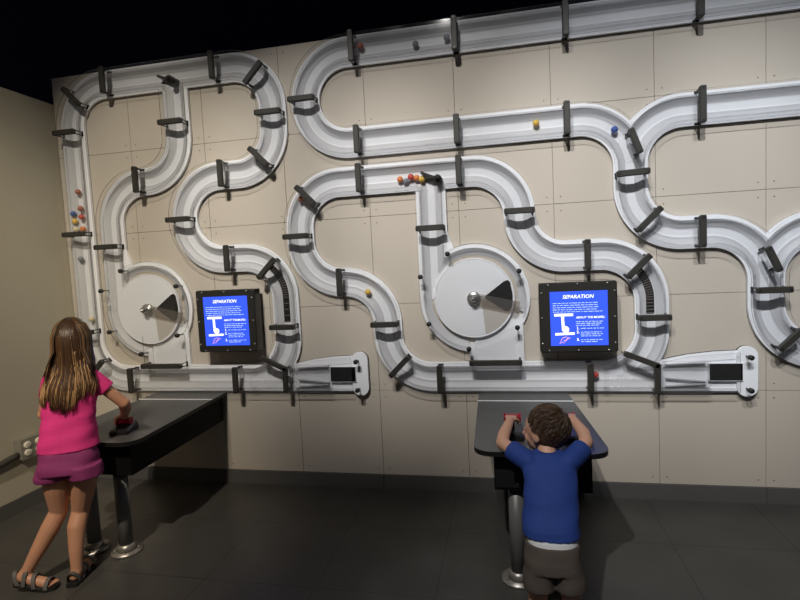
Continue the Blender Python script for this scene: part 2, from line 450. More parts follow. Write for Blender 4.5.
def bracket(parent, x, z, ang, L=0.19, w=0.037, rods=True, base=-0.026):
    """dark bar across the front of the cover on two pairs of thin rods"""
    c = Matrix.Translation((x, 0, z)) @ Matrix.Rotation(-math.radians(ang), 4, 'Y')
    mb = MB(); mb.box((-L/2, -0.128, -w/2), (L/2, -0.098, w/2), 0, bev=0.006)
    for u in (-L/2 + 0.014, L/2 - 0.014): mb.disc((u, 0), 0.007, -0.131, -0.127, 8, 1)
    mb.xform(0, c)
    b = part(mb, 'cover_bracket', [M['bar'], M['rod']], parent)
    for u in (-L/2 + 0.012, L/2 - 0.012):
        m2 = MB()
        for ww in (-w*0.33, w*0.33):
            m2.tube([(u, -0.1, ww), (u, base, ww*1.0)], 0.0038, 6)
        m2.box((u - 0.007, base - 0.004, -w*0.5), (u + 0.007, base, w*0.5))
        m2.xform(0, c); part(m2, 'standoff', M['rod'], b)
    return b
def bent_bracket(parent, pts):
    mb = MB()
    for (x0, z0), (x1, z1) in zip(pts[:-1], pts[1:]):
        L = math.hypot(x1-x0, z1-z0); a = math.atan2(z1-z0, x1-x0)
        s0 = len(mb.v); mb.box((-0.012, -0.128, -0.017), (L + 0.012, -0.100, 0.017), 0, bev=0.005)
        mb.xform(s0, Matrix.Translation((x0, 0, z0)) @ Matrix.Rotation(-a, 4, 'Y'))
    b = part(mb, 'cover_bracket', M['bar'], parent)
    for (x, z) in (pts[0], pts[1], pts[-1]):
        m2 = MB()
        for d in (-0.008, 0.008): m2.tube([(x + d, -0.102, z), (x + d, -0.026, z)], 0.0038, 6)
        part(m2, 'standoff', M['rod'], b)
def knob(parent, x, z, y0=-0.025, y1=-0.1):
    mb = MB()
    mb.tube([(x, y0, z), (x, y1, z)], 0.004, 8, 0)
    mb.disc((x, z), 0.016, y1 - 0.016, y1 + 0.004, 14, 1, True)
    part(mb, 'cover_knob', [M['rod'], M['gasket']], parent)
def grille(parent, arc_c, R, a0, a1, zend, half=0.026):
    """dark slotted vent in the channel floor on the right-hand bend"""
    cen = []
    n = 14
    for i in range(n+1):
        a = math.radians(a0 + (a1 - a0)*i/n); cen.append((arc_c[0] + R*math.cos(a), arc_c[1] + R*math.sin(a), a))
    for i in range(1, 5): cen.append((arc_c[0] + R, arc_c[1] + (zend - arc_c[1])*i/4, 0.0))
    mb = MB()
    for y, mi in ((-0.0055, 0),):
        for (x0, z0, b0), (x1, z1, b1) in zip(cen[:-1], cen[1:]):
            q = [(x0 - half*math.cos(b0), y, z0 - half*math.sin(b0)), (x0 + half*math.cos(b0), y, z0 + half*math.sin(b0)),
                 (x1 + half*math.cos(b1), y, z1 + half*math.sin(b1)), (x1 - half*math.cos(b1), y, z1 - half*math.sin(b1))]
            mb.add(q, [(0, 1, 2, 3)], mi)
    for (x, z, b) in cen:
        s0 = len(mb.v); mb.box((-half*0.9, -0.010, -0.003), (half*0.9, -0.0058, 0.003), 1)
        mb.xform(s0, Matrix.Translation((x, 0, z)) @ Matrix.Rotation(-b, 4, 'Y'))
    part(mb, 'vent_grille', [M['dark'], M['slat']], parent)

def chute_end(parent, dx):
    """tapered white end piece with a black opening and an upright rounded end plate (dx shifts it along the wall)"""
    mb = MB()
    poly = [(2.44, 0.912), (2.60, 0.945), (2.75, 0.962), (2.91, 0.968), (2.91, 0.712), (2.44, 0.712)]
    mb.prism([(x + dx, z) for x, z in poly], -0.0250, -0.0016, 0, 1)
    for a, b in (((2.44, -0.032, 0.715), (2.90, -0.0250, 0.735)),): mb.box((a[0]+dx, a[1], a[2]), (b[0]+dx, b[1], b[2]), 0)
    # folded guide walls that narrow towards the opening
    for (xa, za, xb, zb) in ((2.47, 0.885, 2.70, 0.895), (2.47, 0.80, 2.70, 0.778), (2.47, 0.748, 2.70, 0.765)):
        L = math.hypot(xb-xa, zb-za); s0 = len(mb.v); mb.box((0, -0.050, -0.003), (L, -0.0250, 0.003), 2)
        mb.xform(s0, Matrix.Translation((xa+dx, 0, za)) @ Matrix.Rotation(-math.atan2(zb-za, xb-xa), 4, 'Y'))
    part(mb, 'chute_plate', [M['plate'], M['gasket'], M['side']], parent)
    mb = MB(); mb.box((2.715+dx, -0.05, 0.782), (2.905+dx, -0.0250, 0.892), 0)
    mb.box((2.718+dx, -0.0505, 0.785), (2.902+dx, -0.0495, 0.889), 1)
    part(mb, 'chute_opening', [M['plate'], M['dark'], M['slat']], parent)
    mb = MB(); pts = []
    for i in range(13): a = PI*i/12; pts.append((2.932+dx + 0.058*math.cos(a), 0.935 + 0.058*math.sin(a)))
    for i in range(13): a = PI + PI*i/12; pts.append((2.932+dx + 0.058*math.cos(a), 0.74 + 0.058*math.sin(a)))
    mb.prism(pts, -0.040, -0.016, 0)
    mb.prism([(2.932+dx + (x-2.932-dx)*1.03, z) for x, z in pts], -0.016, -0.0016, 1)
    part(mb, 'end_plate', [M['plate'], M['gasket']], parent)
    mb = MB()
    mb.prism([(2.44+dx, 0.905), (2.60+dx, 0.94), (2.88+dx, 0.96), (2.88+dx, 0.718), (2.44+dx, 0.718)], YC, YC+TC, 0, 1)
    part(mb, 'end_cover', [M['clear'], M['clearedge']], parent)
    knob(parent, 2.925+dx, 0.935, -0.040, -0.098); knob(parent, 2.925+dx, 0.735, -0.040, -0.098)

tL = thing('ball_track', 'white looping ball track at the left end of the wall, with tall straight side', 'ball track', (-0.9, 0, 0.81))
build_track(tL, ['La', 'Lb'], ['La', 'Lb', 'Ld'])
tM = thing('ball_track', 'white looping ball track in the middle of the wall, enclosing the middle wheel', 'ball track', (1.5, 0, 0.81))
build_track(tM, ['Ma', 'Mb'], ['Ma', 'Mb', 'Md'])
tT = thing('ball_track', 'white ball track along the wall top, doubling back in a U-turn before winding down', 'ball track', (2.0, 0, 2.0))
build_track(tT, ['Ta'], ['Ta', 'Ra', 'Rb'])
tR = thing('ball_track', 'upper straight ball track branch joining the winding track from the right edge', 'ball track', (3.4, 0, 2.4))
build_track(tR, ['Ra'], ['Ta', 'Ra'])
tQ = thing('ball_track', 'lower curved ball track branch at the right edge joining above the chute end', 'ball track', (3.6, 0, 1.7))
build_track(tQ, ['Rb'], ['Ta', 'Rb'])

for (x, z, a) in [(-1.325, 3.04, 90), (-1.60, 2.952, -45), (-1.69, 2.70, 0), (-1.69, 1.94, 0), (-1.69, 1.19, 0), (-1.60, 0.902, 45), (-1.305, 0.812, 90),
                  (-0.435, 0.812, 90), (-0.045, 1.19, 0), (-0.135, 1.607, 45), (-0.435, 1.695, 90), (-0.80, 1.995, 0), (-0.437, 2.295, 90), (-0.138, 2.383, -45),
                  (-0.05, 2.68, 0), (-0.138, 2.952, 45), (-0.445, 3.04, 90)]:
    bracket(tL, x, z, a)
bent_bracket(tL, [(-0.213, 0.973), (-0.044, 0.893), (-0.046, 0.734)])
grille(tL, (-0.345, 1.395), 0.295, 48, 0, 1.22)
chute_end(tL, -2.447)
for (x, z, a) in [(0.188, 2.092, -45), (0.10, 1.82, 0), (0.395, 1.49, 90), (0.695, 1.19, 0), (0.785, 0.90, 45), (1.057, 0.812, 90), (2.014, 0.82, 90),
                  (2.395, 1.19, 0), (2.31, 1.508, 45), (2.014, 1.595, 90), (1.61, 1.893, 0), (1.238, 2.178, 90), (0.569, 2.182, 90)]:
    bracket(tM, x, z, a)
bent_bracket(tM, [(2.225, 0.969), (2.406, 0.894), (2.404, 0.732)])
grille(tM, (2.10, 1.295), 0.295, 42, 0, 1.21)
chute_end(tM, 0.0)
for (x, z, a, L) in [(0.199, 2.742, 0, .19), (0.566, 3.04, 90, .2), (1.245, 3.03, 90, .21), (1.919, 3.035, 90, .22), (2.666, 3.035, 90, .21), (0.571, 2.437, 90, .185), (1.236, 2.437, 90, .185),
                     (1.912, 2.437, 90, .2), (2.302, 2.26, -70, .16), (2.286, 2.075, 2, .19), (2.375, 1.79, 45, .19), (2.666, 1.70, 90, .19), (3.041, 1.515, -66, .16), (3.045, 1.335, 0, .19), (3.13, 1.04, 45, .17)]:
    bracket(tT, x, z, a, L)
bracket(tR, 2.671, 2.437, 90, 0.21)

# ------------------------------------------------------------------ separation wheels with their drop channel
def wheel(parent, hx, hz, d, c, near):
    def halff(cx, cz, s):       # outer half of the ring only, left open where the outlet leaves at the bottom
        out = (s < 0.006)
        rel = cx - hx
        openz = (cz < hz - 0.1) & (rel > -0.042) & (rel < 0.315)
        return out & ~openz
    build_track(parent, [d, c], [d, c] + near, half={c: halff, d: lambda cx, cz, s: np.hypot(cx - hx, cz - hz) > 0.254})
    # outlet towards the bottom run
    x0, x1 = hx - 0.042, hx + 0.315
    mb = MB()
    mb.box((x0, -0.0255, 0.908), (x0 + 0.04, -0.0016, hz - 0.30), 0); mb.box((x1 - 0.04, -0.0255, 0.908), (x1, -0.0016, hz - 0.12), 0)
    mb.box((x0 + 0.04, -0.0105, 0.84), (x1 - 0.04, -0.0016, hz - 0.10), 1)
    part(mb, 'outlet_plate', [M['plate'], M['floorch']], parent)
    mb = MB(); mb.prism([(hx - 0.163, hz + 0.46), (hx - 0.12, hz + 0.335), (hx - 0.163, hz + 0.315)], -0.0252, -0.0016, 0); part(mb, 'gusset', M['plate'], parent)
    mb = MB(); n = 64
    mb.disc((hx, hz), 0.262, -0.036, -0.004, n, 0, False)
    mb.rings([[(hx + r*math.cos(2*PI*i/n), y, hz + r*math.sin(2*PI*i/n)) for i in range(n)] for r, y in ((0.266, -0.036), (0.264, -0.038), (0.260, -0.038), (0.258, -0.036), (0.266, -0.0355))], 1, True, False)
    part(mb, 'disc', [M['disc'], M['plate']], parent)
    mb = MB()
    pts = [(hx + 0.05*math.cos(math.radians(-8)), hz + 0.05*math.sin(math.radians(-8)))]
    for i in range(17): a = math.radians(-74 + 66*i/16); pts.append((hx + 0.252*math.cos(a), hz + 0.252*math.sin(a)))
    mb.prism(pts, -0.0375, -0.036, 0); part(mb, 'notch_sector', M['notch'], parent, 'tan cut-away sector of the disc')
    mb = MB()
    tri = [(0.075, 0.012), (0.20, 0.105), (0.225, 0.112), (0.24, 0.095)] + [(0.253*math.cos(math.radians(a)), 0.253*math.sin(math.radians(a))) for a in (15, 7, 0, -7, -13)] + [(0.24, -0.078), (0.222, -0.092), (0.203, -0.093), (0.075, -0.004)]
    mb.prism([(hx + x, hz + z) for x, z in tri], -0.0385, -0.036, 0)
    win = part(mb, 'vent_window', M['dark'], parent)
    mb = MB()
    for k in range(-6, 7):
        z = k*0.0145
        xl = 0.085 + abs(z)*1.12 + 0.01; xr = math.sqrt(0.24**2 - z*z)
        if xr - xl > 0.01: mb.box((hx + xl, -0.0405, hz + z - 0.0022), (hx + xr, -0.0385, hz + z + 0.0022), 0)
    part(mb, 'slats', M['slatd'], win)
    mb = MB()
    s0 = 0; mb.box((-0.01, -0.054, -0.045), (0.30, -0.049, 0.035), 0)
    mb.xform(0, Matrix.Translation((hx, 0, hz)) @ Matrix.Rotation(math.radians(13), 4, 'Y'))
    part(mb, 'paddle', M['smoke'], parent, 'smoky clear paddle reaching from hub to rim')
    mb = MB(); n = 24
    mb.rings([[(hx + r*math.cos(2*PI*i/n), y, hz + r*math.sin(2*PI*i/n)) for i in range(n)] for r, y in
              ((0.045, -0.036), (0.045, -0.056), (0.036, -0.060), (0.020, -0.062), (0.018, -0.085), (0.022, -0.087), (0.022, -0.100), (0.010, -0.106), (0.004, -0.122))], 0, True)
    part(mb, 'hub', M['steel'], parent, 'steel hub spindle')
    mb = MB(); n = 64
    for y in (YC - 0.0007, YC + TC - 0.0007):
        vs = [(hx, y, hz)] + [(hx + 0.258*math.cos(2*PI*i/n), y, hz + 0.258*math.sin(2*PI*i/n)) for i in range(n)]
        mb.add(vs, [(0, 1+i, 1+(i+1) % n) for i in range(n)], 0)
    for zz in ((0.905, hz - 0.30),):
        for y in (YC - 0.0014, YC + TC - 0.0014): mb.add([(x0, y, zz[0]), (x1, y, zz[0]), (x1, y, hz - 0.17), (x0, y, zz[1])], [(0, 1, 2, 3)], 0)
        for x in (x0, x1): mb.add([(x, YC, zz[0]), (x, YC+TC, zz[0]), (x, YC+TC, hz-0.2), (x, YC, hz-0.2)], [(0, 1, 2, 3)], 1)
    part(mb, 'wheel_cover', [M['clear'], M['clearedge']], parent)
    for (a, b) in ((-0.156, 0.301), (-0.342, 0.158), (0.297, 0.169), (-0.300, -0.158), (0.275, -0.195), (-0.041, -0.330)):
        knob(parent, hx + a, hz + b)
    bracket(parent, hx + 0.128, 0.921, 0, 0.34, 0.036)
wM = thing('separation_wheel', 'white disc wheel with dark vent and drop channel in the middle of the wall', 'wheel', (1.299, 0, 1.343))
wheel(wM, 1.299, 1.343, 'Md', 'Mc', ['Ma', 'Mb'])
bracket(wM, 1.037, 1.82, 0)
wL = thing('separation_wheel', 'white disc wheel with dark vent and curving drop channel, right of the girl', 'wheel', (-1.158, 0, 1.343))
wheel(wL, -1.158, 1.343, 'Ld', 'Lc', ['La', 'Lb'])
for (x, z, a) in [(-0.80, 2.69, 0), (-1.12, 2.305, 90), (-1.42, 1.83, 0)]: bracket(wL, x, z, a)
def flap(parent, x, z, ang):
    mb = MB(); mb.box((0, -0.070, -0.008), (0.12, -0.006, 0.008), 0); mb.xform(0, Matrix.Translation((x, 0, z)) @ Matrix.Rotation(-math.radians(ang), 4, 'Y'))
    f = part(mb, 'diverter_flap', M['bar'], parent)
    ex, ez = x + 0.125*math.cos(math.radians(ang)), z + 0.125*math.sin(math.radians(ang))
    mb = MB(); mb.disc((ex, ez), 0.024, -0.105, -0.010, 16, 0, True); mb.disc((ex, ez), 0.012, -0.125, -0.105, 12, 1, True)
    part(mb, 'pivot', [M['bar'], M['rod']], f)
flap(wM, 0.985, 2.190, -24); flap(wL, -0.905, 3.035, -20)

# ------------------------------------------------------------------ balls
def ball(x, z, col, label, group=None, y=-0.036, r=0.021):
    mb = MB(); mb.ellipsoid((0, 0, 0), (r, r, r), 20, 12)
    o = mb.build('ball', M[col]); o.location = (x, y, z); o['label'] = label; o['category'] = 'ball'; o['group'] = group or 'balls in the tracks'
    return o
for a in [(-1.745, 2.105, 'blueb', 'blue ball, highest of the cluster above a clamp in the tall left track'),
          (-1.738, 2.046, 'yellow', 'yellow ball directly under the blue ball in the tall left track'),
          (-1.686, 2.268, 'rust', 'rust-red ball falling alone high above the blue ball, tall left track'),
          (-1.676, 2.141, 'rust', 'rust-red ball right of the blue ball in the tall left track'),
          (-1.674, 2.076, 'redb', 'dark red ball beside the yellow ball in the tall left track'),
          (-1.735, 1.984, 'cream', 'cream ball just above the clamp in the tall left track'),
          (-1.672, 1.984, 'orange', 'orange ball just above the clamp in the tall left track'),
          (-1.715, 1.755, 'grey', 'blue-grey ball below the second clamp of the tall left track'),
          (-1.668, 1.284, 'cream', 'cream ball near the top of the girl\'s hair in the left track'),
          (0.838, 2.160, 'orange', 'orange ball, leftmost of the row held against the diverter flap'),
          (0.878, 2.145, 'grey', 'grey ball in the row held against the diverter flap'),
          (0.912, 2.170, 'redb', 'red ball in the row held against the diverter flap'),
          (0.951, 2.160, 'orange', 'second orange ball, right of the red one before the diverter flap'),
          (0.985, 2.150, 'yellow', 'yellow ball touching the diverter flap'),
          (0.124, 2.082, 'rust', 'rust-red ball behind the diagonal clamp of the middle track\'s left bend'),
          (0.573, 1.411, 'yellow', 'yellow ball in the S-bend left of the middle wheel'),
          (2.055, 0.822, 'redb', 'red ball in the bottom run below the right-hand screen'),
          (0.613, 3.060, 'rust', 'rust-orange ball near the left end of the topmost track'),
          (0.985, 3.025, 'grey', 'grey ball in the topmost track, between two clamps'),
          (1.190, 3.041, 'grey', 'dark grey ball beside the second clamp of the topmost track'),
          (1.733, 2.442, 'yellow', 'yellow ball in the straight run under the topmost track'),
          (2.200, 2.355, 'blueb', 'blue ball in the bend where the upper right tracks meet')]:
    ball(*a)

# ------------------------------------------------------------------ information screens
def screen(x0, x1, z0, z1, dx0, dx1, dz0, dz1, label):
    cx, cz = (x0+x1)/2, (z0+z1)/2
    t = thing('information_screen', label, 'screen', (cx, 0, cz), 'blue information screens')
    mb = MB(); mb.box((x0, -0.150, z0), (x1, -0.128, z1), 0, bev=0.010)
    part(mb, 'bezel', M['frame'], t)
    mb = MB(); mb.box((x0 + 0.004, -0.128, z0 + 0.004), (x1 - 0.004, -0.045, z1 - 0.004), 0); mb.box((x0 + 0.06, -0.045, z0 + 0.06), (x1 - 0.06, 0.0, z1 - 0.06), 0)
    part(mb, 'housing', M['blackpl'], t)
    for (fx, fz) in [(0.12, 0.97), (0.5, 0.97), (0.88, 0.97), (0.12, 0.03), (0.5, 0.03), (0.88, 0.03), (0.035, 0.86), (0.035, 0.5), (0.035, 0.13), (0.965, 0.86), (0.965, 0.5), (0.965, 0.13)]:
        mb = MB(); mb.disc((x0 + (x1-x0)*fx, z0 + (z1-z0)*fz), 0.0065, -0.154, -0.1495, 10, 0, True); part(mb, 'screw', M['steel'], t)
    mb = MB(); mb.box((dx0, -0.1515, dz0), (dx1, -0.1498, dz1), 0)
    d = part(mb, 'display', M['blue'], t)
    w, h = dx1-dx0, dz1-dz0
    Y = -0.1525
    def at(u, v): return (dx0 + u*w, dz1 - v*h)
    def text(body, u, v, size, name, m, shear=0.0, bold=0.0, align='LEFT'):
        cu = bpy.data.curves.new(name, 'FONT'); cu.body = body; cu.size = size; cu.shear = shear; cu.offset = bold; cu.align_x = align; cu.extrude = 0.0002
        cu.resolution_u = 2
        o = bpy.data.objects.new(name, cu); COL.objects.link(o)
        dg = bpy.context.evaluated_depsgraph_get(); me = bpy.data.meshes.new_from_object(o.evaluated_get(dg)); me.name = name
        bpy.data.objects.remove(o)
        px, pz = at(u, v)
        me.transform(Matrix.Translation((px, Y, pz)) @ Matrix.Rotation(PI/2, 4, 'X'))
        me.materials.clear(); me.materials.append(m)
        o = bpy.data.objects.new(name, me); COL.objects.link(o); put(o, d); return o
    text('SEPARATION', 0.49, 0.13, 0.0315, 'heading', M['white_e'], 0.2, 0.0004, 'CENTER')
    text('ABOUT THE MODEL:', 0.45, 0.50, 0.0182, 'subheading', M['white_e'], 0.15, 0.0003)
    rnd = random.Random(5)
    def para(u0, v0, widths, dv, name, hh=0.0042):
        mb = MB()
        for k, wd in enumerate(widths):
            u = u0; v = v0 + k*dv
            while u < u0 + wd - 0.02:
                l = min(rnd.uniform(0.03, 0.10), u0 + wd - u)
                p = at(u, v); q = at(u + l, v)
                # a word: small upright strokes on a common base line
                n = max(2, int(l*w/0.0036))
                for i in range(n):
                    xx = p[0] + (q[0]-p[0])*i/n; up = hh*(1.25 if rnd.random() < 0.25 else 0.9)
                    mb.box((xx, Y, p[1] - hh*0.5), (xx + 0.0021, Y + 0.0006, p[1] - hh*0.5 + up), 0)
                mb.box((p[0], Y, p[1] - 0.0009), (q[0] - 0.001, Y + 0.0006, p[1] + 0.0009), 0)
                u += l + 0.014
        part(mb, name, M['pale_e'], d)
    para(0.05, 0.215, [0.80, 0.78, 0.82, 0.78, 0.86], 0.040, 'body_text')
    para(0.45, 0.56, [0.50, 0.46, 0.42], 0.035, 'body_text')
    for i, (v, ws) in enumerate(((0.685, [0.40]), (0.755, [0.36, 0.40, 0.34]), (0.895, [0.40, 0.28]))):
        text(str(i+1) + '.', 0.455, v + 0.018, 0.024, 'list_number', M['white_e'], 0.0, 0.0006)
        para(0.53, v, ws, 0.035, 'list_text')
    # white diagram: cross bar, stem, ball, base bar
    mb = MB()
    def bar(u0, v0, u1, v1, wd):
        a, b = at(u0, v0), at(u1, v1); L = math.hypot(b[0]-a[0], b[1]-a[1]); s0 = len(mb.v)
        mb.box((0, Y - 0.0002, -wd/2), (L, Y + 0.0006, wd/2), 0); mb.xform(s0, Matrix.Translation((a[0], 0, a[1])) @ Matrix.Rotation(-math.atan2(b[1]-a[1], b[0]-a[0]), 4, 'Y'))
    bar(0.07, 0.43, 0.40, 0.43, 0.016); bar(0.215, 0.43, 0.225, 0.70, 0.017); bar(0.08, 0.785, 0.42, 0.775, 0.015)
    p = at(0.265, 0.70); mb.disc(p, 0.021, Y - 0.0002, Y + 0.0006, 24, 0)
    part(mb, 'diagram', M['white_e'], d)
    mb = MB()
    for q in ([(0.17, 0.93), (0.20, 0.86), (0.26, 0.84), (0.31, 0.845), (0.28, 0.90), (0.22, 0.90)], [(0.22, 0.955), (0.29, 0.87), (0.345, 0.86)], [(0.15, 0.96), (0.21, 0.93)]):
        mb.tube([(at(u, v)[0], Y, at(u, v)[1]) for u, v in q], 0.0022, 5)
    part(mb, 'logo_scribble', M['pink_e'], d)
    return t
screen(1.711, 2.175, 0.990, 1.430, 1.776, 2.118, 1.033, 1.373, 'blue lit information screen in dark housing above the boy, between wheel and track bend')
screen(-0.681, -0.226, 1.026, 1.473, -0.622, -0.279, 1.074, 1.426, 'blue lit information screen in dark housing, right of the left wheel')

# ------------------------------------------------------------------ tables
def rounded(poly, rad, n=6):
    out = []
    N = len(poly)
    for i in range(N):
        p = Vector(poly[i]); a = Vector(poly[i-1]); b = Vector(poly[(i+1) % N]); r = rad[i]
        if r == 0: out.append(tuple(p)); continue
        u = (a-p).normalized(); v = (b-p).normalized()
        ang = u.angle(v); t = r/math.tan(ang/2); c = p + (u+v).normalized()*(r/math.sin(ang/2))
        p0 = p + u*t; p1 = p + v*t
        a0 = math.atan2(p0.y-c.y, p0.x-c.x); a1 = math.atan2(p1.y-c.y, p1.x-c.x); da = (a1-a0+PI) % (2*PI) - PI
        for k in range(n+1): out.append((c.x + r*math.cos(a0+da*k/n), c.y + r*math.sin(a0+da*k/n)))
    return out
ZT = 0.70
def table(dx, label):
    t = thing('control_table', label, 'table', (1.6+dx, -0.55, 0))
    top = rounded([(1.305+dx, -0.003), (1.335+dx, -1.115), (1.955+dx, -1.115), (1.88+dx, -0.003)], [0, 0.09, 0.09, 0], 8)
    mb = MB(); mb.slab(top, ZT - 0.004, ZT, 0, 1); mb.slab(top, ZT - 0.024, ZT - 0.004, 1)
    part(mb, 'table_top', [M['table'], M['tedge']], t)
    mb = MB(); mb.box((1.307+dx, -0.233, ZT), (1.893+dx, -0.221, ZT + 0.0025)); part(mb, 'joint_highlight', M['plate'], t, 'white painted highlight along the joint across the back of the top')  # white strip stands in for the glossy highlight line along the table joint
    mb = MB()
    mb.slab([(1.40+dx, -0.02), (1.425+dx, -1.04), (1.875+dx, -1.04), (1.845+dx, -0.02)], ZT - 0.215, ZT - 0.024, 0)
    part(mb, 'apron', M['apron'], t)
    mb = MB(); mb.box((1.43+dx, -1.046, ZT - 0.20), (1.55+dx, -1.04, ZT - 0.06), 0); mb.disc((1.535+dx, ZT-0.18), 0.006, -1.05, -1.045, 8, 1)
    part(mb, 'access_panel', [M['tedge'], M['steel']], t)
    for x in (1.525, 1.742):
        mb = MB(); mb.vcyl((x+dx, -0.975), 0.038, 0.012, ZT - 0.22); l = part(mb, 'leg', M['post'], t)
        mb = MB(); mb.vcyl((x+dx, -0.975), 0.085, 0.0, 0.012, 28); mb.vcyl((x+dx, -0.975), 0.052, 0.012, 0.05, 24, 0, 0.044)
        for k in range(4): mb.vcyl((x+dx + 0.064*math.cos(k*PI/2+.5), -0.975 + 0.064*math.sin(k*PI/2+.5)), 0.009, 0.012, 0.02, 6)
        part(mb, 'foot_flange', M['flange'], l)
    return t
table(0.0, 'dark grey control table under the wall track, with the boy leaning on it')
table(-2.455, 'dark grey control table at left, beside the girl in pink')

def console(x, y, label, grip_z=0.085, yaw=0.0):
    t = thing('lever_control', label, 'lever', (x, y, ZT))
    mb = MB(); n = 4
    a = [(-0.055, -0.075), (0.055, -0.075), (0.055, 0.075), (-0.055, 0.075)]
    b = [(-0.045, -0.060), (0.045, -0.060), (0.048, 0.068), (-0.048, 0.068)]
    mb.rings([[(px, py, 0.001) for px, py in rounded(a, [0.015]*4, 4)], [(px, py, 0.022) for px, py in rounded(a, [0.015]*4, 4)],
              [(px, py, 0.030 + 0.018*(py > 0)) for px, py in rounded(b, [0.012]*4, 4)]], 0, False)
    rot = Matrix.Translation((x, y, ZT)) @ Matrix.Rotation(yaw, 4, 'Z')
    mb.xform(0, rot); part(mb, 'base', M['blackpl'], t)
    mb = MB(); mb.tube([(0, 0.01, 0.025), (0, 0.012, grip_z)], 0.010, 10); mb.xform(0, rot); part(mb, 'stem', M['blackpl'], t)
    mb = MB(); mb.tube([(-0.042, 0.012, grip_z), (-0.036, 0.012, grip_z), (0.036, 0.012, grip_z), (0.042, 0.012, grip_z)], [0.011, 0.017, 0.017, 0.011], 14)
    mb.xform(0, rot); g = part(mb, 'grip', M['red'], t, 'red grip')
    for sx in (-1, 1):
        mb = MB()
        pts = [(sx*0.038, 0.012 + 0.020*math.cos(2*PI*i/14), grip_z + 0.020*math.sin(2*PI*i/14)) for i in range(14)]
        mb.tube(pts, 0.005, 6, closed=True)
        mb.xform(0, rot); part(mb, 'guard_ring', M['red'], g)
console(1.520, -0.895, 'red-gripped lever on the table under the boy\'s left hand', 0.095)
console(1.778, -0.905, 'red-gripped lever on the table under the boy\'s right hand, mostly hidden', 0.105)
console(-0.700, -0.930, 'red-gripped lever on the left table under the girl\'s right hand', 0.060, 0.25)

# ------------------------------------------------------------------ socket box and conduit on the left wall
t = thing('socket_box', 'grey metal socket box with four ivory outlets on the left wall behind the girl', 'power outlet', (-1.87, -0.5, 0.44))
mb = MB(); mb.box((-1.87, -0.610, 0.375), (-1.80, -0.440, 0.505)); part(mb, 'box_body', M['box'], t)
mb = MB(); mb.box((-1.80, -0.615, 0.370), (-1.795, -0.435, 0.510)); part(mb, 'cover_plate', M['box'], t)
for y in (-0.570, -0.480):
    for z in (0.413, 0.468):
        mb = MB(); mb.rings([[(x, y + r*math.cos(2*PI*i/18), z + r*0.85*math.sin(2*PI*i/18)) for i in range(18)] for x, r in ((-1.796, 0.027), (-1.787, 0.027), (-1.785, 0.024))], 0, True)
        for dy in (-0.008, 0.008): mb.box((-1.7855, y + dy - 0.0015, z - 0.002), (-1.7845, y + dy + 0.0015, z + 0.012), 1)
        part(mb, 'outlet', [M['outlet'], M['dark']], t)
mb = MB(); mb.tube([(-1.835, -0.610, 0.405), (-1.835, -0.65, 0.402), (-1.84, -0.75, 0.385), (-1.845, -1.0, 0.372), (-1.845, -2.4, 0.365)], 0.022, 12)
part(mb, 'conduit', M['conduit'], t, 'dark round conduit')

# ------------------------------------------------------------------ people
def hand(mb, wrist, d, nrm, thumb, S=1.0, curl=0.9, fr=0.0068):
    """palm, four unequal bent fingers and a thumb from the side of the palm; nrm points out of the palm"""
    w = Vector(wrist); d = Vector(d).normalized(); nrm = Vector(nrm); nrm = (nrm - d*nrm.dot(d)).normalized(); side = d.cross(nrm).normalized()
    if side.dot(Vector(thumb)) < 0: side = -side          # side points to the thumb
    pl, pw = 0.062*S, 0.030*S
    for k in (-1, -0.33, 0.33, 1):
        mb.capsule(w + side*k*pw*0.45, w + d*pl + side*k*pw*0.85, 0.011*S, 0.0098*S, 10)
    for k, L in ((1.0, 0.052), (0.34, 0.058), (-0.33, 0.053), (-1.0, 0.042)):
        p = w + d*pl*0.95 + side*k*pw*1.0; dirv = d.copy(); r = fr*S*1.15
        for s_, f in enumerate((0.44, 0.32, 0.26)):
            a = curl*(0.75 if s_ == 0 else 1.0)
            dirv = (dirv*math.cos(a) + nrm*math.sin(a)).normalized()
            # re-orthogonalise the bending plane
            q = p + dirv*L*S*f
            mb.capsule(p, q, r, r*0.92, 9); p = q; r *= 0.92
            nrm_loc = nrm
            nrm2 = (nrm_loc*math.cos(a) - (dirv*0)).normalized()
    p = w + d*pl*0.25 + side*pw*0.9; dv = (d*0.75 + side*0.6 + nrm*0.45).normalized()
    q = p + dv*0.026*S; mb.capsule(p, q, 0.0105*S, 0.0088*S, 9)
    dv = (d*0.6 + nrm*0.85 + side*0.05).normalized(); q2 = q + dv*0.022*S; mb.capsule(q, q2, 0.0088*S, 0.0075*S, 9)
    q3 = q2 + (dv*0.6 + nrm*0.4 - side*0.3).normalized()*0.015*S; mb.capsule(q2, q3, 0.0075*S, 0.0066*S, 9)

